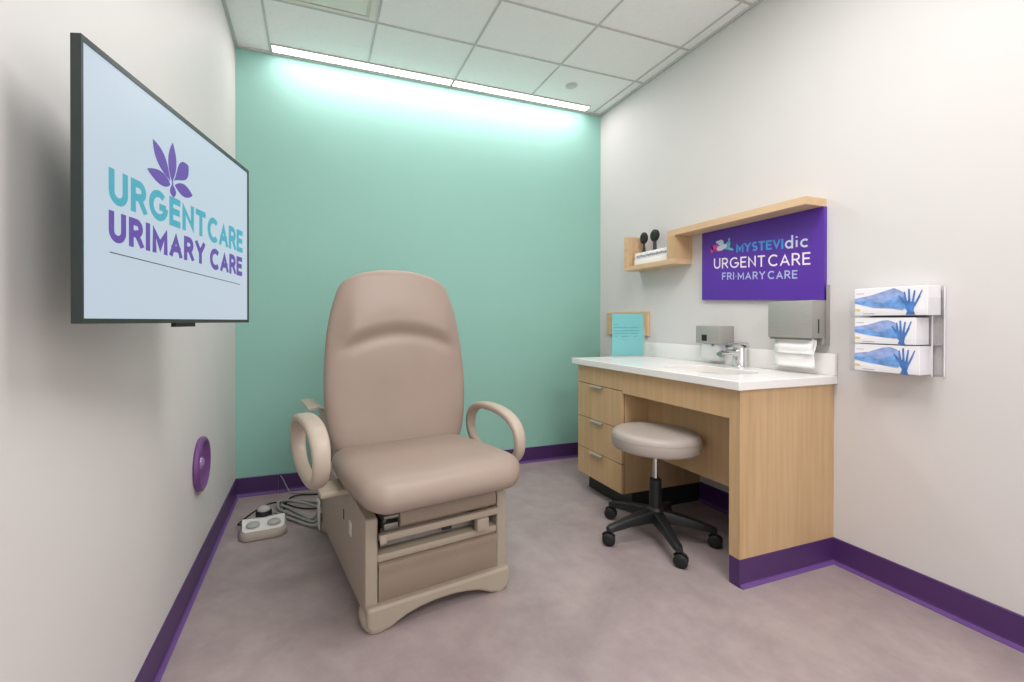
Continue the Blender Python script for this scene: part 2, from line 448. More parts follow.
ribbon(b, [(0.256, 1.44), (0.259, 1.42)], 0.005, ft)
b.build('leaf_emblem', M['tvpurple'], tv, smooth=0)['label'] = 'purple six-petal leaf emblem'

# round purple disc low on the left wall
d = thing('wall_bumper', 'round purple dished disc mounted low on the left wall', 'wall bumper', (0.0005, -0.937, 0.497))
MB().lathe([(0, 0.0), (0.112, 0.0), (0.116, 0.006), (0.114, 0.018), (0.104, 0.024), (0.096, 0.021), (0.088, 0.013), (0.05, 0.008), (0, 0.007)], n=48, axis='x').build('disc', M['disc'], d)
MB().lathe([(0, 0.006), (0.03, 0.0065), (0.027, 0.013), (0.014, 0.019), (0, 0.020)], n=32, axis='x').build('centre_button', mat('purple_gloss', (150, 120, 168), 0.15), d)

# ------------------------------------------------------------------ exam chair
ch = thing('exam_chair', 'taupe upholstered medical exam chair with ring armrests and drawer base', 'exam chair', (0.935, -1.463, 0), radians(9))
BW = 0.300
PW = 0.046
# side panels with curved front edge
def side_panel(s):
    m = MB()
    pr_ = rounded([(-0.004, .05, .01), (0.95, .05, .03), (0.95, .36, .05), (0.30, .425, .3), (-0.004, .40, .012)][::1], 6)
    x0, x1 = s*(BW-PW), s*BW
    m.prism(pr_, lambda a, z: Vector((x0, a, z)), lambda a, z: Vector((x1, a, z)))
    o = m.build('side_panel', M['beige'], ch, smooth=25)
    md = o.modifiers.new('bev', 'BEVEL'); md.width = 0.005; md.segments = 2; md.limit_method = 'ANGLE'
    return o
sl = side_panel(-1); side_panel(1)
m = MB(); m.box((-BW-.0015, 0.33, .27), (-BW+.003, .345, .315), .002); m.build('slot', M['rubber'], sl)
m = MB(); m.box((-BW-.003, 0.20, .255), (-BW+.003, .235, .31), .001); m.build('switch_plate', M['pedaltop'], sl)
m = MB()
m.box((-BW+PW, 0.02, .05), (BW-PW, .94, .083)); m.box((-BW+PW, .03, .083), (BW-PW, .94, .232))
m.build('base_frame', M['beige'], ch, smooth=0)
m = MB(); m.box((-BW+PW, .24, .232), (BW-PW, .92, .36)); m.build('inner_frame', M['kick'], ch, smooth=0)
m = MB(); m.box((-BW+PW, .0, .2335), (BW-PW, .24, .262), .006); m.build('ledge', M['beige'], ch)
# skirt with arched bottom and bulbous feet
arch = [(-BW, .092), (-BW, .030), (-.288, .008), (-.270, .001), (-.225, .001), (-.205, .006), (-.185, .017), (-.150, .031), (-.10, .042), (-.04, .049)]
arch += [(-u_, z_) for u_, z_ in arch[::-1]]
m = MB(); m.prism(arch, lambda u, z: Vector((u, -.032, z)), lambda u, z: Vector((u, .02, z)))
o = m.build('front_skirt', M['beige'], ch, smooth=40)
md = o.modifiers.new('bev', 'BEVEL'); md.width = 0.012; md.segments = 4; md.limit_method = 'ANGLE'; md.angle_limit = radians(60)
def foot(u0, v0, sv, su):
    m = MB(); rings = []
    for z, a, bq in [(0.0, .034, .044), (.004, .044, .053), (.016, .052, .053), (.034, .055, .053), (.054, .052, .051), (.072, .040, .050), (.080, .02, .03)]:
        rings.append([Vector((u0+a*math.copysign(abs(cos(q))**.75, cos(q)), v0+sv*(z*.2)+bq*math.copysign(abs(sin(q))**.75, sin(q)), z)) for q in [2*pi*k/28 for k in range(28)]])
    m.loft(rings); return m.build('foot', M['beige'], ch, smooth=60)
foot(-.258, .020, 1, 1); foot(.252, .020, 1, -1); foot(-.258, .87, -1, 1); foot(.252, .87, -1, -1)
# drawer with a rolled top
prof = [(.03, .087), (.0, .087), (-.004, .092), (-.004, .175), (-.006, .20), (-.012, .216), (-.010, .226), (-.002, .230), (.03, .230)]
m = MB(); m.prism(prof, lambda v, z: Vector((-BW+PW+.003, v, z)), lambda v, z: Vector((BW-PW-.003, v, z)))
m.build('drawer', M['beige2'], ch, smooth=50)
# front rail, handle block, footrest pad and mechanism
m = MB(); m.box((-.252, -.022, .316), (.252, .004, .343), .006); m.build('front_rail', M['beige'], ch)
m = MB(); m.box((-.253, -.028, .312), (-.228, -.0225, .345), .004); m.build('rail_end_cap', M['ring'], ch)
m = MB(); m.box((.148, -.026, .262), (.205, .008, .3155), .009); m.build('latch_block', M['beige'], ch)
m = MB(); m.box((-.235, .03, .275), (.235, .05, .345)); m.box((.0, .024, .285), (.05, .03, .305)); m.build('steel_tray', M['steel2'], ch, smooth=0)
m = MB(); m.box((.01, .012, .286), (.052, .0235, .304), .003); m.build('tray_socket', M['black'], ch)
m = MB()
m.prism(rounded([(-.012, .346, .02), (.22, .346, .006), (.22, .418, .006), (-.012, .418, .034)], 8), lambda v, z: Vector((-.172, v, z)), lambda v, z: Vector((.246, v, z)))
o = m.build('footrest_pad', M['beige2'], ch, smooth=50)
md = o.modifiers.new('bev', 'BEVEL'); md.width = 0.01; md.segments = 3; md.limit_method = 'ANGLE'; md.angle_limit = radians(60)
m = MB(); m.box((-.232, -.006, .345), (-.177, .12, .372), .004); m.box((-.232, .004, .372), (-.22, .08, .41), .004); m.tube([(-.232, .0, .395), (-.177, .0, .395)], .009); m.build('hinge', M['steel2'], ch)
m = MB(); m.box((-.224, .02, .3735), (-.179, .16, .416)); m.build('hinge_cover', M['black'], ch, smooth=0)
# seat support
m = MB(); m.box((-.235, .225, .361), (.235, .75, .45), .01); m.build('seat_support', M['foam'], ch)

# seat cushion
def seat_cushion():
    out = rounded([(-.335, -.150, .085), (.322, -.140, .11), (.334, .15, .3), (.32, .50, .09), (-.33, .50, .09), (-.350, .15, .3)], 10)
    # bow the nose forward
    out = [(x, y-0.028*max(0, (0.05-y)/0.2)*max(0, 1-(x/.33)**2)) for x, y in out]
    rings = []
    T = 0.118
    prof = [(.075, 0), (.035, .002), (.012, .016), (.002, .040), (0.0, .060), (.005, .080), (.017, .098), (.038, .111), (.065, .117)]
    def place(p, h, dome=0.0):
        x, y = p
        zt = -0.085*max(0, y+.02)          # falls toward the back
        droop = -0.012*max(0, (-.02-y)/.12)**2
        return Vector((x, y, .468+h*0.92+zt*0.75+droop+dome))
    for d, h in prof: rings.append([place(p, h) for p in inset(out, d)])
    last = inset(out, .065); cx, cy = 0, .17
    for s in (.85, .65, .45, .25, .08):
        rings.append([place((cx+(x-cx)*s, cy+(y-cy)*s), .117, 0.005*(1-s)) for x, y in last])
    m = MB(); m.loft(rings); return m.build('seat', M['uph'], ch, smooth=180)
seat_cushion()

# backrest with moulded headrest
def backrest():
    SM, TH_ = 0.925, radians(9.5)
    v0, z0 = 0.492, 0.465
    def hw(s):
        k = [(0, .292), (.05, .322), (.15, .350), (.30, .364), (.45, .360), (.60, .347), (.72, .324), (.80, .296)]
        if s <= .80:
            for (a, x), (b2, y) in zip(k, k[1:]):
                if s <= b2: 
                    t = (s-a)/(b2-a); return x+(y-x)*t
        t = (s-.80)/(SM-.80)
        return .296*max(0, 1-t**2.1)**.5
    def smo(x): x = max(0, min(1, x)); return x*x*(3-2*x)
    NX, NS = 48, 84
    svals = [SM*(1-(1-k/NS)**1.35) for k in range(NS+1)]
    m = MB(); F, B = [], []
    def pos(u, s, f):
        return Vector((u+.012+.016*s, v0+s*sin(TH_)-f*cos(TH_), z0+s*cos(TH_)+f*sin(TH_)))
    # smooth the width list
    ws = [hw(s) for s in svals]
    for _ in range(16): ws = [ws[0]]+[(ws[i-1]+2*ws[i]+ws[i+1])/4 for i in range(1, NS)]+[ws[NS]]
    for s, w_ in zip(svals, ws):
        eb = (1-(1-min(1, s/.07))**2)**.5
        et = (1-(1-min(1, (SM-s)/.075))**2.2)**.5 if s < SM else 0
        rf, rb = [], []
        for k in range(NX+1):
            x = sin(pi/2*(-1+2*k/NX)); u = x*w_
            ex = max(0, 1-abs(x)**6)**.42
            e = ex*eb*et
            sa = 0.593-0.95*u*u
            fade = smo((0.325-abs(u))/.10)
            head = 0.030*smo((s-sa+.010)/.075)*(1-smo((s-sa-.09)/.22))*fade
            lum = 0.010*math.exp(-((s-.47)/.16)**2)*fade
            groove = -0.012*math.exp(-((s-sa+.018)/.028)**2)*fade
            dish = -0.010*(1-(u/.35)**2)*math.exp(-((s-.30)/.22)**2)
            f = (0.058+head+lum+groove+dish)*e
            rf.append(pos(u, s, f)); rb.append(pos(u, s, -0.05*e))
        F.append(rf); B.append(rb)
    for S_ in (F, B):
        V = [[m.bm.verts.new(p) for p in r] for r in S_]
        for a, b2 in zip(V, V[1:]):
            for k in range(NX): m.bm.faces.new([a[k], a[k+1], b2[k+1], b2[k]])
    bmesh.ops.remove_doubles(m.bm, verts=m.bm.verts, dist=2e-5)
    return m.build('backrest', M['uph'], ch, smooth=180)
backrest()

# ring armrests
def ring_arm(u, w_, yawk, v_c, z_c, a, bb, rt):
    m = MB(); NT, NP = 72, 18; rings = []
    for i in range(NT):
        q = 2*pi*i/NT
        vv, zz = v_c+a*math.copysign(abs(cos(q))**.85, cos(q)), z_c+bb*math.copysign(abs(sin(q))**.85, sin(q))
        nv, nz = cos(q)/a, sin(q)/bb; l = sqrt(nv*nv+nz*nz); nv /= l; nz /= l
        ww = w_*(0.85+0.15*sin(q)); ub = u+yawk*(vv-v_c)
        r = []
        for k in range(NP):
            p = 2*pi*k/NP; du = ww/2*math.copysign(abs(cos(p))**.6, cos(p)); dr = rt/2*math.copysign(abs(sin(p))**.8, sin(p))
            r.append(Vector((ub+du, vv+nv*dr, zz+nz*dr)))
        rings.append(r)
    rings.append(rings[0]); m.loft(rings, cap=False)
    return m.build('armrest', M['ring'], ch, smooth=60)
ring_arm(-.448, .076, -.05, .295, .603, .222, .116, .036)
ring_arm(.394, .060, .03, .26, .580, .238, .118, .036)
for s in (-1, 1):
    m = MB()
    x0, x1 = sorted((s*.225, s*.42))
    m.box((x0, .20, .425), (x1, .34, .448), .008)
    m.build('armrest_bracket', M['beige'], ch)
# curved bracket plate behind the left armrest
m = MB()
path = [(-.435, .715), (-.40, .719), (-.375, .714), (-.355, .70), (-.342, .675), (-.334, .63), (-.330, .56), (-.328, .47)]
for (ua, za), (ub_, zb_) in zip(path, path[1:]):
    d_ = Vector((ub_-ua, zb_-za)); n_ = Vector((-d_.y, d_.x)).normalized()*.006
q0 = []; q1 = []
for i, (ua, za) in enumerate(path):
    a_, b_ = path[max(i-1, 0)], path[min(i+1, len(path)-1)]
    d_ = Vector((b_[0]-a_[0], b_[1]-a_[1])); n_ = Vector((-d_.y, d_.x)).normalized()*.005
    q0.append((ua+n_.x, za+n_.y)); q1.append((ua-n_.x, za-n_.y))
rg = [[Vector((a_[0]+.035, .62, a_[1]-.02)), Vector((b_[0]+.035, .62, b_[1]-.02)), Vector((b_[0]+.035, .90, b_[1]-.02)), Vector((a_[0]+.035, .90, a_[1]-.02))] for a_, b_ in zip(q0, q1)]
m.loft(rg)
m.build('side_bracket', M['ring'], ch, smooth=50)
# white guard plate low at the rear left
m = MB(); m.box((-BW-.018, .83, .02), (-BW-.011, .89, .17), .003); m.box((-BW-.0115, .85, .10), (-BW-.0002, .87, .13)); m.build('cable_guard', M['pedaltop'], ch)
# grey hoses leaving the base on the left, down to the floor
hoses = [[(-.302, .935, .09), (-.315, .96, .04), (-.335, 1.02, .010), (-.375, 1.12, .009), (-.425, 1.24, .009), (-.455, 1.30, .009), (-.43, 1.345, .010), (-.38, 1.33, .010), (-.30, 1.27, .012), (-.25, 1.22, .012)],
         [(-.302, .90, .07), (-.315, .93, .03), (-.34, .99, .009), (-.39, 1.08, .009), (-.44, 1.17, .009), (-.475, 1.25, .010), (-.47, 1.31, .026), (-.42, 1.30, .030), (-.34, 1.22, .028), (-.27, 1.16, .012)],
         [(-.302, .88, .06), (-.32, .90, .02), (-.36, .96, .009), (-.42, 1.06, .009), (-.47, 1.14, .010), (-.50, 1.19, .018)]]
def smooth_path(P, n=6):
    P = [Vector(p) for p in P]; out = []
    for i in range(len(P)-1):
        p0, p1, p2, p3 = P[max(i-1, 0)], P[i], P[i+1], P[min(i+2, len(P)-1)]
        for k in range(n):
            t = k/n
            out.append(0.5*((2*p1)+(p2-p0)*t+(2*p0-5*p1+4*p2-p3)*t*t+(3*p1-p0-3*p2+p3)*t**3))
    out.append(P[-1])
    for p in out: p.z = max(p.z, 0.0085)
    return out
for hh in hoses:
    MB().tube(smooth_path(hh), .008).build('hose', M['cable'], ch)

# ------------------------------------------------------------------ foot control
fc = thing('foot_control', 'beige foot control box with round knobs on the floor beside the chair', 'foot control', (0.216, -0.562, 0), radians(5))
fc.scale = (1.12, 1.12, 1.12)
out = rounded([(-.105, -.085, .05), (.105, -.085, .05), (.098, .075, .025), (-.098, .075, .025)], 8)
def fz(y): return .030+.022*(y+.085)/.16
rings = []
for d_, k in [(.006, 0.0), (0, .12), (0.0, .5), (.006, .82), (.016, 1.0)]:
    rings.append([Vector((x, y, fz(y)*k)) for x, y in inset(out, d_)])
MB().loft(rings).build('housing', M['pedal'], fc, smooth=50)
top = rounded([(-.088, -.060, .02), (.088, -.060, .02), (.094, .055, .006), (0, .040, .06), (-.094, .055, .006)], 5)
MB().loft([[Vector((x, y, fz(y)+.0003)) for x, y in top], [Vector((x, y, fz(y)+.003)) for x, y in inset(top, .001)]]).build('top_plate', M['pedaltop'], fc, smooth=30)
for kx in (-.045, .045):
    z = fz(-.012)
    MB().lathe([(0, z+.002), (.029, z+.0035), (.029, z+.009), (.026, z+.013), (.016, z+.016), (0, z+.017)][0:], (kx, -.014, 0), n=28).build('knob', M['knob'], fc)
kc = MB(); z = fz(.075)-.004
kc.lathe([(0, z-.02), (.037, z-.02), (.037, z+.012), (.032, z+.022), (0, z+.022)], (0, .088, 0), n=30)
kb = kc.build('rear_knob', M['rubber'], fc)
MB().lathe([(.030, z+.018), (.030, z+.026), (.026, z+.034), (.015, z+.040), (0, z+.041)], (0, .088, 0), n=28).build('knob_cap', M['knob'], kb)
cord = [(-.100, .055, .030), (-.112, .09, .022), (-.105, .14, .010), (-.06, .23, .006), (.0, .31, .006), (.06, .33, .006), (.11, .28, .006), (.16, .21, .006), (.215, .17, .006), (.28, .15, .006)]
def cpath(P): 
    q = smooth_path(P)
    for p in q: p.z = max(.004, p.z-.0035)
    return q
MB().tube(cpath(cord), .0035, 8).build('cord', M['rubber'], fc)
MB().tube(cpath([(.030, .10, .035), (.058, .115, .022), (.082, .15, .010), (.095, .22, .008), (.108, .30, .008), (.135, .365, .010), (.18, .385, .010), (.23, .37, .008), (.29, .35, .006)]), .0035, 8).build('cord', M['rubber'], fc)
tag(MB().tube(cpath([(.262, -.008, .112), (.28, -.02, .085), (.30, -.035, .045), (.33, -.06, .010), (.42, -.09, .006), (.55, -.12, .006), (.68, -.16, .006)]), .003, 8).build('power_cord', M['cable']),
    'thin grey cord dropping from the purple baseboard seam behind the chair', 'cord')

# ------------------------------------------------------------------ desk: drawer cabinet, frame, worktop
XF, YL, YM, YR = 2.14, -0.573, -1.022, -1.770
CT, CB = 0.866, 0.827
WX = W-0.0005
dc = thing('drawer_cabinet', 'light maple drawer cabinet with four drawer fronts on a black toe kick', 'cabinet', (XF, (YL+YM)/2, 0))
of = (XF, (YL+YM)/2, 0)
m = MB(); m.box((XF+.02, YM, .113), (WX-.002, YL, CB)); m.build('carcass', M['woodin'], dc, off=of, smooth=0)
m = MB(); m.box((XF+.0187, YM+.002, .114), (XF+.0199, YL-.001, CB-.001)); m.build('painted_gap_shade', M['kick'], dc, off=of, smooth=0)  # thin black sheet behind the drawer fronts, paints the shade in their gaps
m = MB(); m.box((XF+.075, YM+.002, .0), (WX-.003, YL-.02, .113)); m.build('toe_kick', M['kick'], dc, off=of, smooth=0)
zs = [(.713, CB-.002), (.491, .7085), (.2865, .4865), (.113, .282)]
for i, (a, b_) in enumerate(zs):
    m = MB(); m.box((XF, YM+.003, a), (XF+.0185, YL-.0005, b_), .0012, 1); dr = m.build('drawer', M['woodin'], dc, off=of, smooth=20)
    if i:
        m = MB(); yc = (YL+YM)/2+.012
        m.box((XF-.016, yc-.062, b_-.003), (XF+.012, yc+.062, b_+.0005), .0008, 1); m.box((XF-.018, yc-.062, b_-.012), (XF-.0155, yc+.062, b_+.0003), .0008, 1)
        m.build('pull', M['pull'], dr, off=of, smooth=20)

df = thing('desk_frame', 'light maple desk end panel with knee apron and purple base strip', 'desk', (XF, (YM+YR)/2, 0))
of = (XF, (YM+YR)/2, 0)
m = MB(); m.box((XF, YR, BB), (WX-.001, YR+.050, CB)); m.build('end_panel', M['wood'], df, off=of, smooth=0)
m = MB(); m.box((XF+.0005, YR+.0505, .700), (XF+.02, YM-.001, CB)); m.build('apron', M['woodin'], df, off=of, smooth=0)
m = MB(); m.box((2.326, YR+.0505, .327), (2.346, YM-.0005, CB)); m.build('modesty_panel', M['woodin'], df, off=of, smooth=0)
m = MB()
m.box((XF+.004, YR+.004, 0), (WX-.022, YR+.046, BB))
baseboard(m, (XF+.001, YR+.005, 0), (W-.0062, YR+.005, 0), (0, -1, 0))
m.box((XF-.002, YR-.002, 0), (XF+.004, YR+.047, BB-.001))
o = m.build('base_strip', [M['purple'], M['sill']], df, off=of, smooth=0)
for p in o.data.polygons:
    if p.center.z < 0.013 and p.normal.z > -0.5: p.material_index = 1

# worktop with a real opening for the sink
wt = thing('worktop', 'white solid-surface worktop with backsplash on the maple desk', 'worktop', (2.42, -1.16, CB+.0005))
of = (2.42, -1.16, CB+.0005)
ox0, ox1, oy0, oy1 = 2.116, WX-.001, -1.786, -0.530
hole = rounded([(2.255, -1.60, .08), (2.535, -1.60, .08), (2.535, -1.17, .08), (2.255, -1.17, .08)], 6)
nh = len(hole)
m = MB()
def slab(z):
    # outer points matched to hole points by direction from the hole centre
    c = Vector((2.395, -1.385)); V_in = [m.bm.verts.new((x, y, z)) for x, y in hole]; V_out = []
    for x, y in hole:
        d_ = Vector((x, y))-c; t_ = 1e9
        if d_.x > 1e-6: t_ = min(t_, (ox1-c.x)/d_.x)
        if d_.x < -1e-6: t_ = min(t_, (ox0-c.x)/d_.x)
        if d_.y > 1e-6: t_ = min(t_, (oy1-c.y)/d_.y)
        if d_.y < -1e-6: t_ = min(t_, (oy0-c.y)/d_.y)
        p = c+d_*t_
        V_out.append(m.bm.verts.new((p.x, p.y, z)))
    # snap nearest to true corners
    for cx_, cy_ in ((ox0, oy0), (ox1, oy0), (ox1, oy1), (ox0, oy1)):
        v = min(V_out, key=lambda q: (q.co.x-cx_)**2+(q.co.y-cy_)**2); v.co = (cx_, cy_, z)
    return V_in, V_out
ti, to = slab(CT); bi, bo = slab(CB+.0005)
m._bridge(ti, to); m._bridge(bi, bo); m._bridge(to, bo); m._bridge(ti, bi)
o = m.build('counter_slab', M['solid'], wt, off=of, smooth=30)
md = o.modifiers.new('bev', 'BEVEL'); md.width = 0.003; md.segments = 2; md.limit_method = 'ANGLE'; md.angle_limit = radians(60)
m = MB(); m.box((WX-.021, oy0, CT), (WX-.001, oy1, CT+.100), .003); m.build('backsplash', M['solid'], wt, off=of, smooth=30)
# sink bowl hangs under the opening
sk = thing('sink', 'white undermount sink bowl sunk into the worktop', 'sink', (2.395, -1.385, .70))
h2 = inset(hole, -.012)
rings = [[Vector((x, y, CB-.0005)) for x, y in inset(hole, -.02)], [Vector((x, y, CB-.0005)) for x, y in inset(hole, .001)]]
for d_, z in [(.004, .80), (.012, .755), (.03, .732), (.06, .722)]: rings.append([Vector((x, y, z)) for x, y in inset(hole, d_)])
last = inset(hole, .06)
for s in (.7, .4, .12): rings.append([Vector((2.395+(x-2.395)*s, -1.385+(y+1.385)*s, .722-.004*(1-s))) for x, y in last])
m = MB(); m.loft(rings, cap=False)
m.build('bowl', M['basin'], sk, off=(2.395, -1.385, .70), smooth=60)
m = MB(); m.lathe([(0, .7195), (.024, .7195), (.024, .722), (.018, .723), (0, .721)], (2.395, -1.385, 0), n=24); m.build('drain', M['chrome'], sk, off=(2.395, -1.385, .70))

# faucet: upright block body with a wide flat lever and a short spout
fx, fy = 2.655, -1.352
fa = thing('faucet', 'chrome single-lever faucet at the back of the sink', 'faucet', (fx, fy, CT+.0003))
fa.scale = (1.25, 1.25, 1.25)
m = MB(); m.lathe([(0, 0), (.033, 0), (.033, .004), (.028, .006), (.027, .06), (.028, .085), (.0, .086)], n=28); m.build('body', M['chrome'], fa)
m = MB()
rings = []
for x, zc, hw_, hz in [(.0, .058, .020, .022), (-.03, .062, .019, .016), (-.07, .066, .018, .012), (-.105, .064, .017, .011), (-.118, .058, .015, .009)]:
    rings.append([Vector((x, hw_*cos(q), zc+hz*sin(q))) for q in [2*pi*k/16 for k in range(16)]])
m.loft(rings); m.build('spout', M['chrome'], fa)
m = MB(); m.lathe([(0, .046), (.010, .046), (.010, .058)], (-.106, 0, 0), n=16); m.build('aerator', M['steel2'], fa)
m = MB(); rings = []
for x, zc, hw_, hz in [(.034, .088, .018, .006), (.020, .099, .024, .009), (-.015, .104, .023, .008), (-.055, .101, .020, .005), (-.075, .098, .016, .003)]:
    rings.append([Vector((x, hw_*math.copysign(abs(cos(q))**.5, cos(q)), zc+hz*math.copysign(abs(sin(q))**.5, sin(q)))) for q in [2*pi*k/20 for k in range(20)]])
m.loft(rings); m.build('lever', M['chrome'], fa)

# ------------------------------------------------------------------ stool
st = thing('rolling_stool', 'round grey-vinyl rolling stool with black five-star base under the desk', 'stool', (2.120, -1.310, 0))
m = MB()
R_ = .214
pr_ = [(r_, z_+.052) for r_, z_ in [(0, .412), (R_-.02, .412), (R_-.006, .416), (R_, .428), (R_+.001, .455), (R_, .480), (R_-.006, .492), (R_-.018, .500), (R_-.05, .5035), (.08, .505), (0, .505)]]
m.lathe(pr_, n=64); sto = m.build('seat', M['stool'], st, smooth=50)
m = MB(); m.lathe([(R_+.0005, .5235), (R_+.002, .5255), (R_-.0005, .5275)], n=64); m.build('seam', M['stool'], sto)
m = MB(); m.lathe([(0, .444), (.10, .444), (.11, .464), (0, .464)], n=32); m.build('seat_plate', M['black'], st)
m = MB(); m.lathe([(0, .24), (.0145, .24), (.0145, .444), (0, .444)], n=20); m.build('piston', M['chrome'], st)
m = MB(); m.lathe([(0, .443), (.020, .443), (.020, .425), (.0147, .420)], n=20); m.build('collar', M['black'], st)
m = MB(); m.lathe([(0, .095), (.048, .095), (.050, .13), (.040, .155), (.030, .165), (.029, .305), (.022, .31), (0, .31)], n=28); m.build('column', M['black'], st)
ang0 = radians(105)
for k in range(5):
    A = ang0+2*pi*k/5; ca, sa = cos(A), sin(A); Rm = Matrix.Rotation(A, 3, 'Z')
    m = MB(); rings = []
    for x, zt, zb, w_ in [(.02, .152, .092, .034), (.08, .144, .090, .030), (.16, .128, .085, .025), (.235, .108, .074, .022), (.262, .102, .072, .022), (.280, .094, .072, .017)]:
        pts = rounded([(-w_, zb, .005), (w_, zb, .005), (w_*.8, zt, .009), (-w_*.8, zt, .009)], 3)
        rings.append([Rm @ Vector((x, p[0], p[1])) for p in pts])
    m.loft(rings); lg = m.build('leg', M['black'], st, smooth=50)
    # twin-wheel caster, swivelled
    sw = A+radians([20, -35, 60, -15, 40][k]); cx_, cy_ = ca*.262, sa*.262
    Rs = Matrix.Rotation(sw, 3, 'Z'); off_ = Vector((cx_, cy_, 0))
    m = MB()
    for sgn in (-1, 1):
        nn = 24; rings = []
        for r_, yy in [(.0, .004), (.027, .004), (.031, .007), (.031, .019), (.027, .023), (.012, .0245), (0, .0245)]:
            if r_ == 0: rings.append([off_+Rs @ Vector((0.012, sgn*yy, .0315))])
            else: rings.append([off_+Rs @ Vector((0.012+r_*cos(2*pi*j/nn), sgn*yy, .0315+r_*sin(2*pi*j/nn))) for j in range(nn)])
        for a, b_ in zip(rings, rings[1:]):
            aa = [m.bm.verts.new(p) for p in a]; bb_ = [m.bm.verts.new(p) for p in b_]; m._bridge(aa, bb_)
    cs = m.build('caster', M['rubber'], st, smooth=40)
    m = MB(); m.tube([off_+Vector((0, 0, .045)), off_+Vector((0, 0, .080))], .007, 12)
    hood = [off_+Rs @ Vector((.012+.034*cos(q), 0, .0315+.034*sin(q))) for q in [radians(30+15*j) for j in range(9)]]
    m.tube(hood, .004, 8)
    m.build('stem', M['black'], cs)

# ------------------------------------------------------------------ wall shelf
XS = 2.587; XB = WX
ws = thing('wall_shelf', 'stepped light maple wall shelf above the purple sign', 'shelf', (WX, -1.10, 1.46))
of = (WX, -1.10, 1.46)
SB, ST_, UB, UT, YE = 1.478, 1.509, 1.654, 1.690, -1.735
m = MB(); m.box((XS, -.955, SB), (XB, -.480, ST_)); m.build('lower_shelf', M['woody'], ws, off=of, smooth=0)
m = MB(); m.box((XS, -.515, ST_+.0002), (XB, -.480, 1.722)); m.build('left_upright', M['woody'], ws, off=of, smooth=0)
m = MB(); m.box((XS, -.955, ST_+.0002), (XB, -.893, UB-.0002)); m.build('riser', M['wood'], ws, off=of, smooth=0)
m = MB(); m.box((XS, YE, UB), (XB, -.893, UT)); m.build('upper_shelf', M['woody'], ws, off=of, smooth=0)

# things on the lower shelf
bk = thing('paper_stack', 'white packets with a grey printed band lying on the lower wall shelf', 'paper stack', (2.667, -.71, ST_))
of = (2.667, -.71, ST_)
m = MB(); m.box((2.622, -.885, ST_+.0005), (2.722, -.545, ST_+.046), .004); m.build('lower_packet', M['white'], bk, off=of)
m = MB(); m.box((2.624, -.880, ST_+.047), (2.722, -.549, ST_+.088), .004); m.build('upper_packet', M['white'], bk, off=of)
m = MB()
for i in range(16):
    y = -.575-i*.019
    m.box((2.6232, y-.0075-random.random()*.004, ST_+.052+random.random()*.004), (2.6242, y+.006, ST_+.066+random.random()*.006))
m.build('printed_band', M['bluegrey'], bk, off=of, smooth=0)
def instrument(y, kind, label):
    z0 = ST_+.0885
    t = thing('medical_scope', label, 'medical instrument', (2.672, y, z0), group='instruments on the wall shelf')
    if kind == 0:
        m = MB(); m.lathe([(0, 0), (.027, 0), (.027, .005), (.012, .014), (.009, .03), (.006, .05), (.006, .075), (0, .075)], n=20); m.build('stand', M['black'], t)
    else:
        m = MB(); m.lathe([(0, 0), (.017, 0), (.017, .006), (.012, .012), (.0115, .085), (0, .085)], n=20); m.build('handle', M['black'], t)
    m = MB(); m.lathe([(0, -.012), (.032, -.012), (.038, -.007), (.038, .005), (.032, .012), (0, .010)], (0, 0, .107), n=32, axis='x', sx=(.85 if kind == 0 else 1.0), sy=1.08)
    hd = m.build('head', M['rubber'], t)
    m = MB(); m.lathe([(0, -.0132), (.024, -.0132), (.026, -.0115)], (0, 0, .107), n=24, axis='x'); m.build('lens', mat('dark_lens_%d' % kind, (30, 36, 34), 0.15), hd)
    return t
instrument(-.588, 0, 'black round-headed instrument on a flared stand, left of the two on the shelf')
instrument(-.694, 1, 'black round-headed instrument on a straight handle, right of the two on the shelf')

# ------------------------------------------------------------------ purple sign under the shelf
XSG = 2.711
sg = thing('wall_sign', 'purple rectangular wall sign with white and blue lettering under the shelf', 'sign', (2.72, -1.397, 1.232))
of = (2.72, -1.397, 1.232)
m = MB(); m.prism([(-1.738, 1.214), (-1.050, 1.246), (-1.050, UB-.001), (-1.738, UB-.001)], lambda y, z: Vector((XSG, y, z)), lambda y, z: Vector((WX, y, z))); m.build('panel', M['sign'], sg, off=of, smooth=20)
SL = math.tan(radians(-4.2))
fs = lambda a, z, d=0.0: Vector((XSG-.0008-d, a*-1, z+SL*(a-1.40)))
m = MB(); word(m, 'URGENT', 1.136, 1.452, 1.408, .061, .0085, fs, gap=.22); word(m, 'CARE', 1.469, 1.678, 1.408, .061, .0085, fs, gap=.2)
m.build('lettering', M['txtwhite'], sg, off=of, smooth=0)['label'] = 'white lettering reading URGENT CARE'
m = MB(); word(m, 'FRI·MARY', 1.192, 1.453, 1.342, .042, .0065, fs, gap=.24); word(m, 'CARE', 1.467, 1.618, 1.342, .042, .0065, fs, gap=.24)
m.build('lettering', M['txtlilac'], sg, off=of, smooth=0)['label'] = 'pale blue lettering reading FRI-MARY CARE'
m = MB(); word(m, 'MYSTEVI', 1.283, 1.548, 1.495, .050, .010, fs, gap=.16)
m.build('lettering', M['txtblue'], sg, off=of, smooth=0)['label'] = 'bright blue lettering, first half of the top line'
m = MB(); word(m, 'dic', 1.556, 1.668, 1.493, .060, .0095, fs, gap=.22)
m.build('lettering', M['txtice'], sg, off=of, smooth=0)['label'] = 'pale lettering dic ending the top line'
def blob(cx, cz, rx, rz, rot=0, n=20, dx=0.0):
    return [fs(cx+rx*cos(q)*cos(rot)-rz*sin(q)*sin(rot), cz+rx*cos(q)*sin(rot)+rz*sin(q)*cos(rot))+Vector((-dx, 0, 0)) for q in [2*pi*k/n for k in range(n)]]
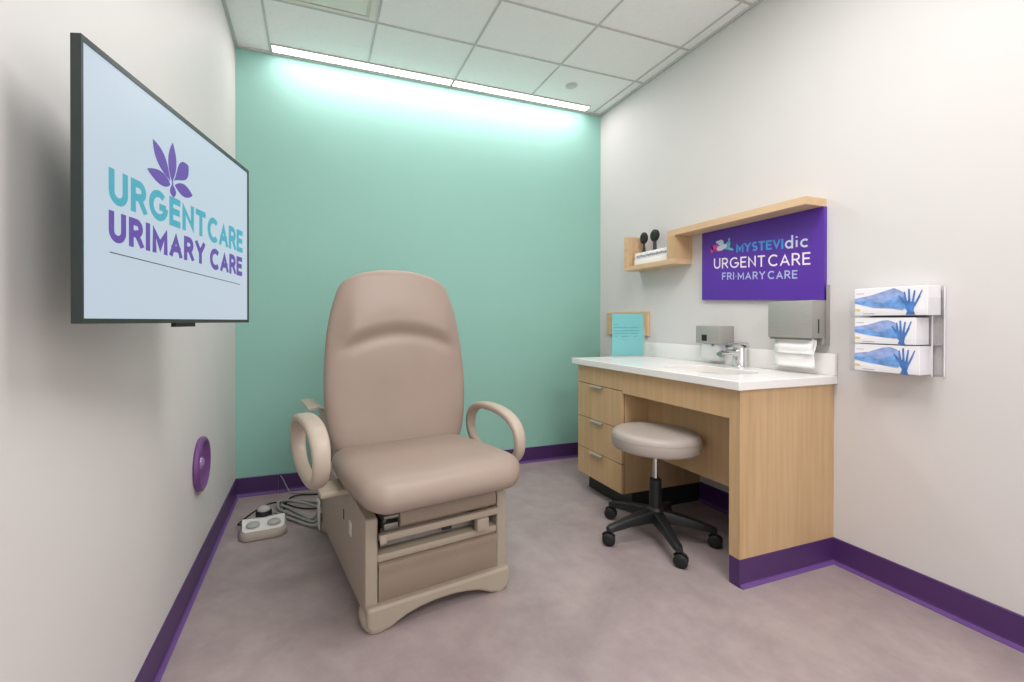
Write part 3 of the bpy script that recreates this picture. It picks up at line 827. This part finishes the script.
m = MB(); m.poly(blob(1.145, 1.532, .028, .018)); m.poly(blob(1.122, 1.522, .008, .022)); m.poly(blob(1.165, 1.515, .03, .006)); e1 = m.build('emblem', M['pink'], sg, off=of, smooth=0)
m = MB(); m.poly(blob(1.182, 1.560, .020, .017, dx=.0004)); m.poly(blob(1.190, 1.532, .036, .016, .3, dx=.0006)); m.poly(blob(1.160, 1.565, .010, .008, dx=.0005)); m.build('emblem', M['txtice'], sg, off=of, smooth=0)
m = MB(); m.poly(blob(1.228, 1.540, .016, .026, -.5, dx=.0002)); m.poly(blob(1.245, 1.518, .022, .007, -.3, dx=.0003)); m.poly(blob(1.238, 1.572, .006, .010, dx=.0003)); m.build('emblem', M['mint'], sg, off=of, smooth=0)

# ------------------------------------------------------------------ dispensers
sd = thing('soap_dispenser', 'brushed steel wall soap dispenser with a clear bottle beside the faucet', 'soap dispenser', (WX, -1.165, .985))
of = (WX, -1.165, .985)
m = MB(); m.box((2.632, -1.254, .985), (WX-.0005, -1.078, 1.088), .004); m.build('housing', M['steel'], sd, off=of, smooth=30)
m = MB(); m.box((2.6310, -1.158, 1.000), (2.633, -1.122, 1.036)); m.build('sensor_window', M['black'], sd, off=of, smooth=0)
m = MB()
pl_ = rounded([(2.640, -1.235, .02), (2.700, -1.235, .02), (2.700, -1.100, .02), (2.640, -1.100, .02)], 5)
m.loft([[Vector((x, y, z)) for x, y in inset(pl_, d_)] for d_, z in [(.010, .886), (.002, .892), (0, .91), (0, .984)]])
m.build('bottle', M['clear2'], sd, off=of, smooth=50)
m = MB(); m.lathe([(0, .972), (.012, .972), (.012, .984), (0, .984)], (2.648, -1.19, 0), n=18); m.build('nozzle', M['steel2'], sd, off=of)

pd = thing('paper_towel_dispenser', 'brushed steel paper towel dispenser on the wall below the purple sign', 'towel dispenser', (WX, -1.64, 1.03))
of = (WX, -1.64, 1.03)
m = MB(); m.box((2.612, -1.748, 1.036), (2.7090, -1.541, 1.2130), .004)
m.box((2.690, -1.748, 1.004), (2.7090, -1.715, 1.0365), .002)
m.build('housing', M['steel'], pd, off=of, smooth=30)
m = MB(); m.box((2.7095, -1.752, 1.004), (WX-.0005, -1.541, 1.212)); m.box((2.7125, -1.752, 1.212), (WX-.0005, -1.7475, 1.285)); m.build('back_plate', M['steel'], pd, off=of, smooth=0)
m = MB(); m.box((2.655, -1.7492, 1.060), (2.662, -1.7478, 1.125)); m.build('lock_slot', M['black'], pd, off=of, smooth=0)
m = MB(); m.box((2.616, -1.740, 1.028), (2.628, -1.549, 1.0355)); m.build('tear_edge', M['steel2'], pd, off=of, smooth=0)
pt = thing('paper_towel', 'white folded paper towel hanging from the steel dispenser', 'paper towel', (2.65, -1.65, .90))
of = (2.65, -1.65, .90)
def sheet(z0, z1, y0, y1, xb, sag, nm):
    m = MB(); n_ = 10; prof_ = []
    for k in range(n_+1):
        s = k/n_; prof_.append((xb-.018*sin(s*pi*.5)*sag+.004*sin(s*9), z1+(z0-z1)*s))
    G = []
    for i in range(7):
        y = y0+(y1-y0)*i/6; G.append([m.bm.verts.new((x+.0015*sin(i*1.7+j), y, z)) for j, (x, z) in enumerate(prof_)])
    for a, b_ in zip(G, G[1:]):
        for j in range(n_): m.bm.faces.new([a[j], a[j+1], b_[j+1], b_[j]])
    o = m.build(nm, M['white'], pt, off=of, smooth=180)
    md = o.modifiers.new('sol', 'SOLIDIFY'); md.thickness = .0016
    return o
sheet(.896, 1.030, -1.742, -1.550, 2.655, .9, 'rear_sheet'); sheet(.960, 1.034, -1.742, -1.566, 2.636, .5, 'front_sheet')

# ------------------------------------------------------------------ plaque on the wall and notice on the worktop
tag(MB().box((2.712, -.583, 1.008), (WX, -.113, 1.186), .002, 1).build('wall_plaque', M['plaque'], smooth=20),
    'tan wooden plaque on the wall behind the turquoise notice', 'plaque')
NA = radians(0)
nt_ = thing('notice_holder', 'turquoise printed notice in a clear stand on the worktop', 'notice', (2.537, -.588, CT+.0003), NA)
# local: X across the sheet, -Y front
nw, nh_ = .134, .305
m = MB(); m.box((-nw, -.001, .0045), (nw-.004, .001, nh_-.004)); pp = m.build('notice_sheet', M['teal_paper'], nt_, smooth=0)
m = MB()
for z, a, b_ in [(.222, -.118, -.080), (.204, -.122, .0), (.203, .01, .088), (.180, -.122, .096), (.163, -.122, .000), (.161, .016, .082), (.143, -.112, -.088), (.142, -.060, .004), (.141, .044, .072), (.122, -.048, -.034)]:
    m.box((a, -.0016, z), (b_, -.0011, z+.003))
m.build('printed_lines', M['ink'], pp, smooth=0)
m = MB(); m.box((-nw-.003, -.0050, .0), (nw+.001, -.0030, nh_)); m.box((-nw-.003, .002, .0), (nw+.001, .004, nh_)); m.build('clear_cover', M['clear'], nt_, smooth=0)
m = MB(); m.box((-nw-.003, -.030, .0), (nw+.003, .040, .006), .001, 1); m.box((nw+.001, -.005, .006), (nw+.004, .004, .20), .0005, 1); m.build('stand_foot', M['clear2'], nt_, smooth=0)

# ------------------------------------------------------------------ glove boxes in a clear wall rack
GX0, GY0, GY1 = 2.628, -2.150, -1.888
rk = thing('glove_rack', 'clear acrylic three-tier wall rack holding glove boxes', 'rack', (WX, -2.02, .905))
of = (WX, -2.02, .905)
m = MB(); m.box((WX-.004, GY0, .905), (W-.0001, GY1, 1.252)); m.build('back_plate', M['clear'], rk, off=of, smooth=0)
tiers = [.909, 1.024, 1.139]
for zt in tiers:
    m = MB()
    m.box((GX0, GY0+.004, zt-.004), (WX-.004, GY1-.004, zt-.0008)); m.box((GX0, GY0+.004, zt-.0008), (GX0+.003, GY1-.004, zt+.022))
    m.build('tier', M['clear'], rk, off=of, smooth=0)
for y in (GY0, GY1-.0035):
    m = MB(); m.box((GX0+.001, y, .905), (WX-.0042, y+.0035, 1.205)); m.build('side_plate', M['clear'], rk, off=of, smooth=0)
edge = mat('acrylic_edge', (232, 232, 234), 0.25, var=0.01)
m = MB()
for y in (GY0-.001, GY0+.012): m.box((WX-.007 if y < GY0 else GX0+.045, y-.0015, .905), (WX-.003 if y < GY0 else GX0+.048, y+.0015, 1.25))
m.build('edge_rod', edge, rk, off=of, smooth=0)

def glove_art(root, seed, w_, h_, off0):
    rnd = random.Random(seed)
    X = -.0425-.0006
    f = lambda a, z, d=0.0: Vector((X-d, -a, z))          # a: from the box's left end
    top_b = [(0, .075), (.055, .082), (.11, .100), (.137, .108), (.160, .100), (.172, .088)]
    bot_b = [(.176, .040), (.165, .022), (.125, .026), (.07, .034), (0, .052)]
    k = h_/.115
    jit = lambda p: (p[0]*w_/.24, (p[1]+rnd.uniform(-.004, .004))*k)
    body = [jit(p) for p in top_b+bot_b]
    m = MB(); m.poly([f(a, z) for a, z in body]); m.build('glove_print', M['blue3'], root, smooth=0)
    m = MB(); m.poly([f(a, z, .0003) for a, z in [jit(p) for p in [(0, .062), (.05, .064), (.10, .052), (.14, .070), (.170, .068), (.186, .045), (.186, .010), (.172, .028), (.12, .028), (.06, .038), (0, .050)]]]); m.build('glove_print', M['blue1'], root, smooth=0)
    m = MB()
    base = (.192*w_/.24, .012*k)
    wrist = [(.174, .0), (.204, .0), (.198, .016), (.204, .040), (.200, .058), (.188, .050), (.176, .060), (.166, .052), (.180, .018)]
    m.poly([f(*jit(p), .0006) for p in wrist])
    for tip, root_, wd in [((.170, .094), (.176, .045), .008), ((.184, .105), (.186, .04), .009), ((.202, .098), (.195, .045), .008), ((.224, .098), (.202, .040), .006), ((.152, .082), (.172, .048), .009), ((.218, .072), (.201, .036), .005)]:
        tx, tz = jit(tip); rx, rz = root_[0]*w_/.24, root_[1]*k
        d_ = Vector((tx-rx, tz-rz)); n_ = Vector((-d_.y, d_.x)).normalized()*wd/2
        m.poly([f(rx+n_.x, rz+n_.y, .0006+wd*.01), f(rx-n_.x, rz-n_.y, .0006+wd*.01), f(tx-n_.x*.6, tz-n_.y*.6, .0006+wd*.01), f(tx+n_.x*.6, tz+n_.y*.6, .0006+wd*.01)])
    m.build('glove_print', M['blue2'], root, smooth=0)
    m = MB(); m.poly([f(.002, .020*k), f(.020, .018*k), f(.020, .028*k), f(.002, .030*k)]); m.build('colour_chip', M['yellow'], root, smooth=0)
    for a0, a1, z in [(.006, .034, .092), (.03, .07, .007)]:
        m = MB(); m.poly([f(a0, z*k), f(a1, z*k), f(a1, (z+.002)*k), f(a0, (z+.002)*k)])
        m.build('small_print', M['bluegrey'], root, smooth=0)
GB = [(.909, 1.022, -2.120, -1.905+.0, 'glove box with blue glove print in the bottom tier of the clear rack'),
      (1.024, 1.132, -2.108, -1.905, 'glove box with blue glove print in the middle tier of the clear rack'),
      (1.139, 1.254, -2.142, -1.905, 'glove box with blue glove print in the top tier of the clear rack')]
for i, (za, zb, ya, yb, lab) in enumerate(GB):
    cx_ = 2.678
    t = thing('glove_box', 'white '+lab, 'glove box', (cx_, yb, za), group='glove boxes in the clear rack')
    w_, h_ = yb-ya, zb-za-.002
    m = MB(); m.box((-.0425, -w_, 0), (.0425, 0, h_), .0015, 1); m.build('carton', M['boxwhite'], t, smooth=20)
    glove_art(t, 11+i, w_, h_, 0)

# ------------------------------------------------------------------ light, camera, world
def area(name, loc, size, sy, power, rot=(0, 0, 0), col=(1, 1, 1)):
    L = bpy.data.lights.new(name, 'AREA'); L.shape = 'RECTANGLE'; L.size = size; L.size_y = sy; L.energy = power; L.color = col
    o = link(bpy.data.objects.new(name, L)); o.location = loc; o.rotation_euler = rot; return o
area('ceiling_lamp', (1.45, -2.15, H-.02), 1.2, .6, 33, col=(1, .975, .965))
area('ceiling_lamp.001', (1.45, -3.9, H-.02), 1.2, .6, 33, col=(1, .975, .965))
area('cove_lamp', (1.38, -.17, H-.012), 2.3, .10, 13, rot=(0, 0, 0), col=(1, .86, .89))

w = bpy.data.worlds.new('world'); SC.world = w; w.use_nodes = True
bg = w.node_tree.nodes['Background']; bg.inputs[0].default_value = (1.0, 0.975, 0.965, 1); bg.inputs[1].default_value = 1.5

cam = bpy.data.cameras.new('camera'); co = link(bpy.data.objects.new('camera', cam))
f_, cx_, cy_, yaw, pit, rol = 440.0448, 472.3031, 322.8003, .3449, -.0038, .0012
fw = Vector((sin(yaw)*cos(pit), cos(yaw)*cos(pit), sin(pit))); r = Vector((cos(yaw), -sin(yaw), 0)); u = r.cross(fw)
r, u = r*cos(rol)+u*sin(rol), u*cos(rol)-r*sin(rol)
co.matrix_world = Matrix(((r.x, u.x, -fw.x, .4677), (r.y, u.y, -fw.y, -3.1191), (r.z, u.z, -fw.z, 1.1142), (0, 0, 0, 1)))
cam.sensor_fit = 'HORIZONTAL'; cam.sensor_width = 36.0; cam.lens = f_/1024*36
cam.shift_x = (512-cx_)/1024; cam.shift_y = (cy_-341)/1024
cam.clip_start = 0.02
SC.camera = co
SC.view_settings.view_transform = 'Standard'
SC.view_settings.look = 'None'
SC.view_settings.exposure = 0.0
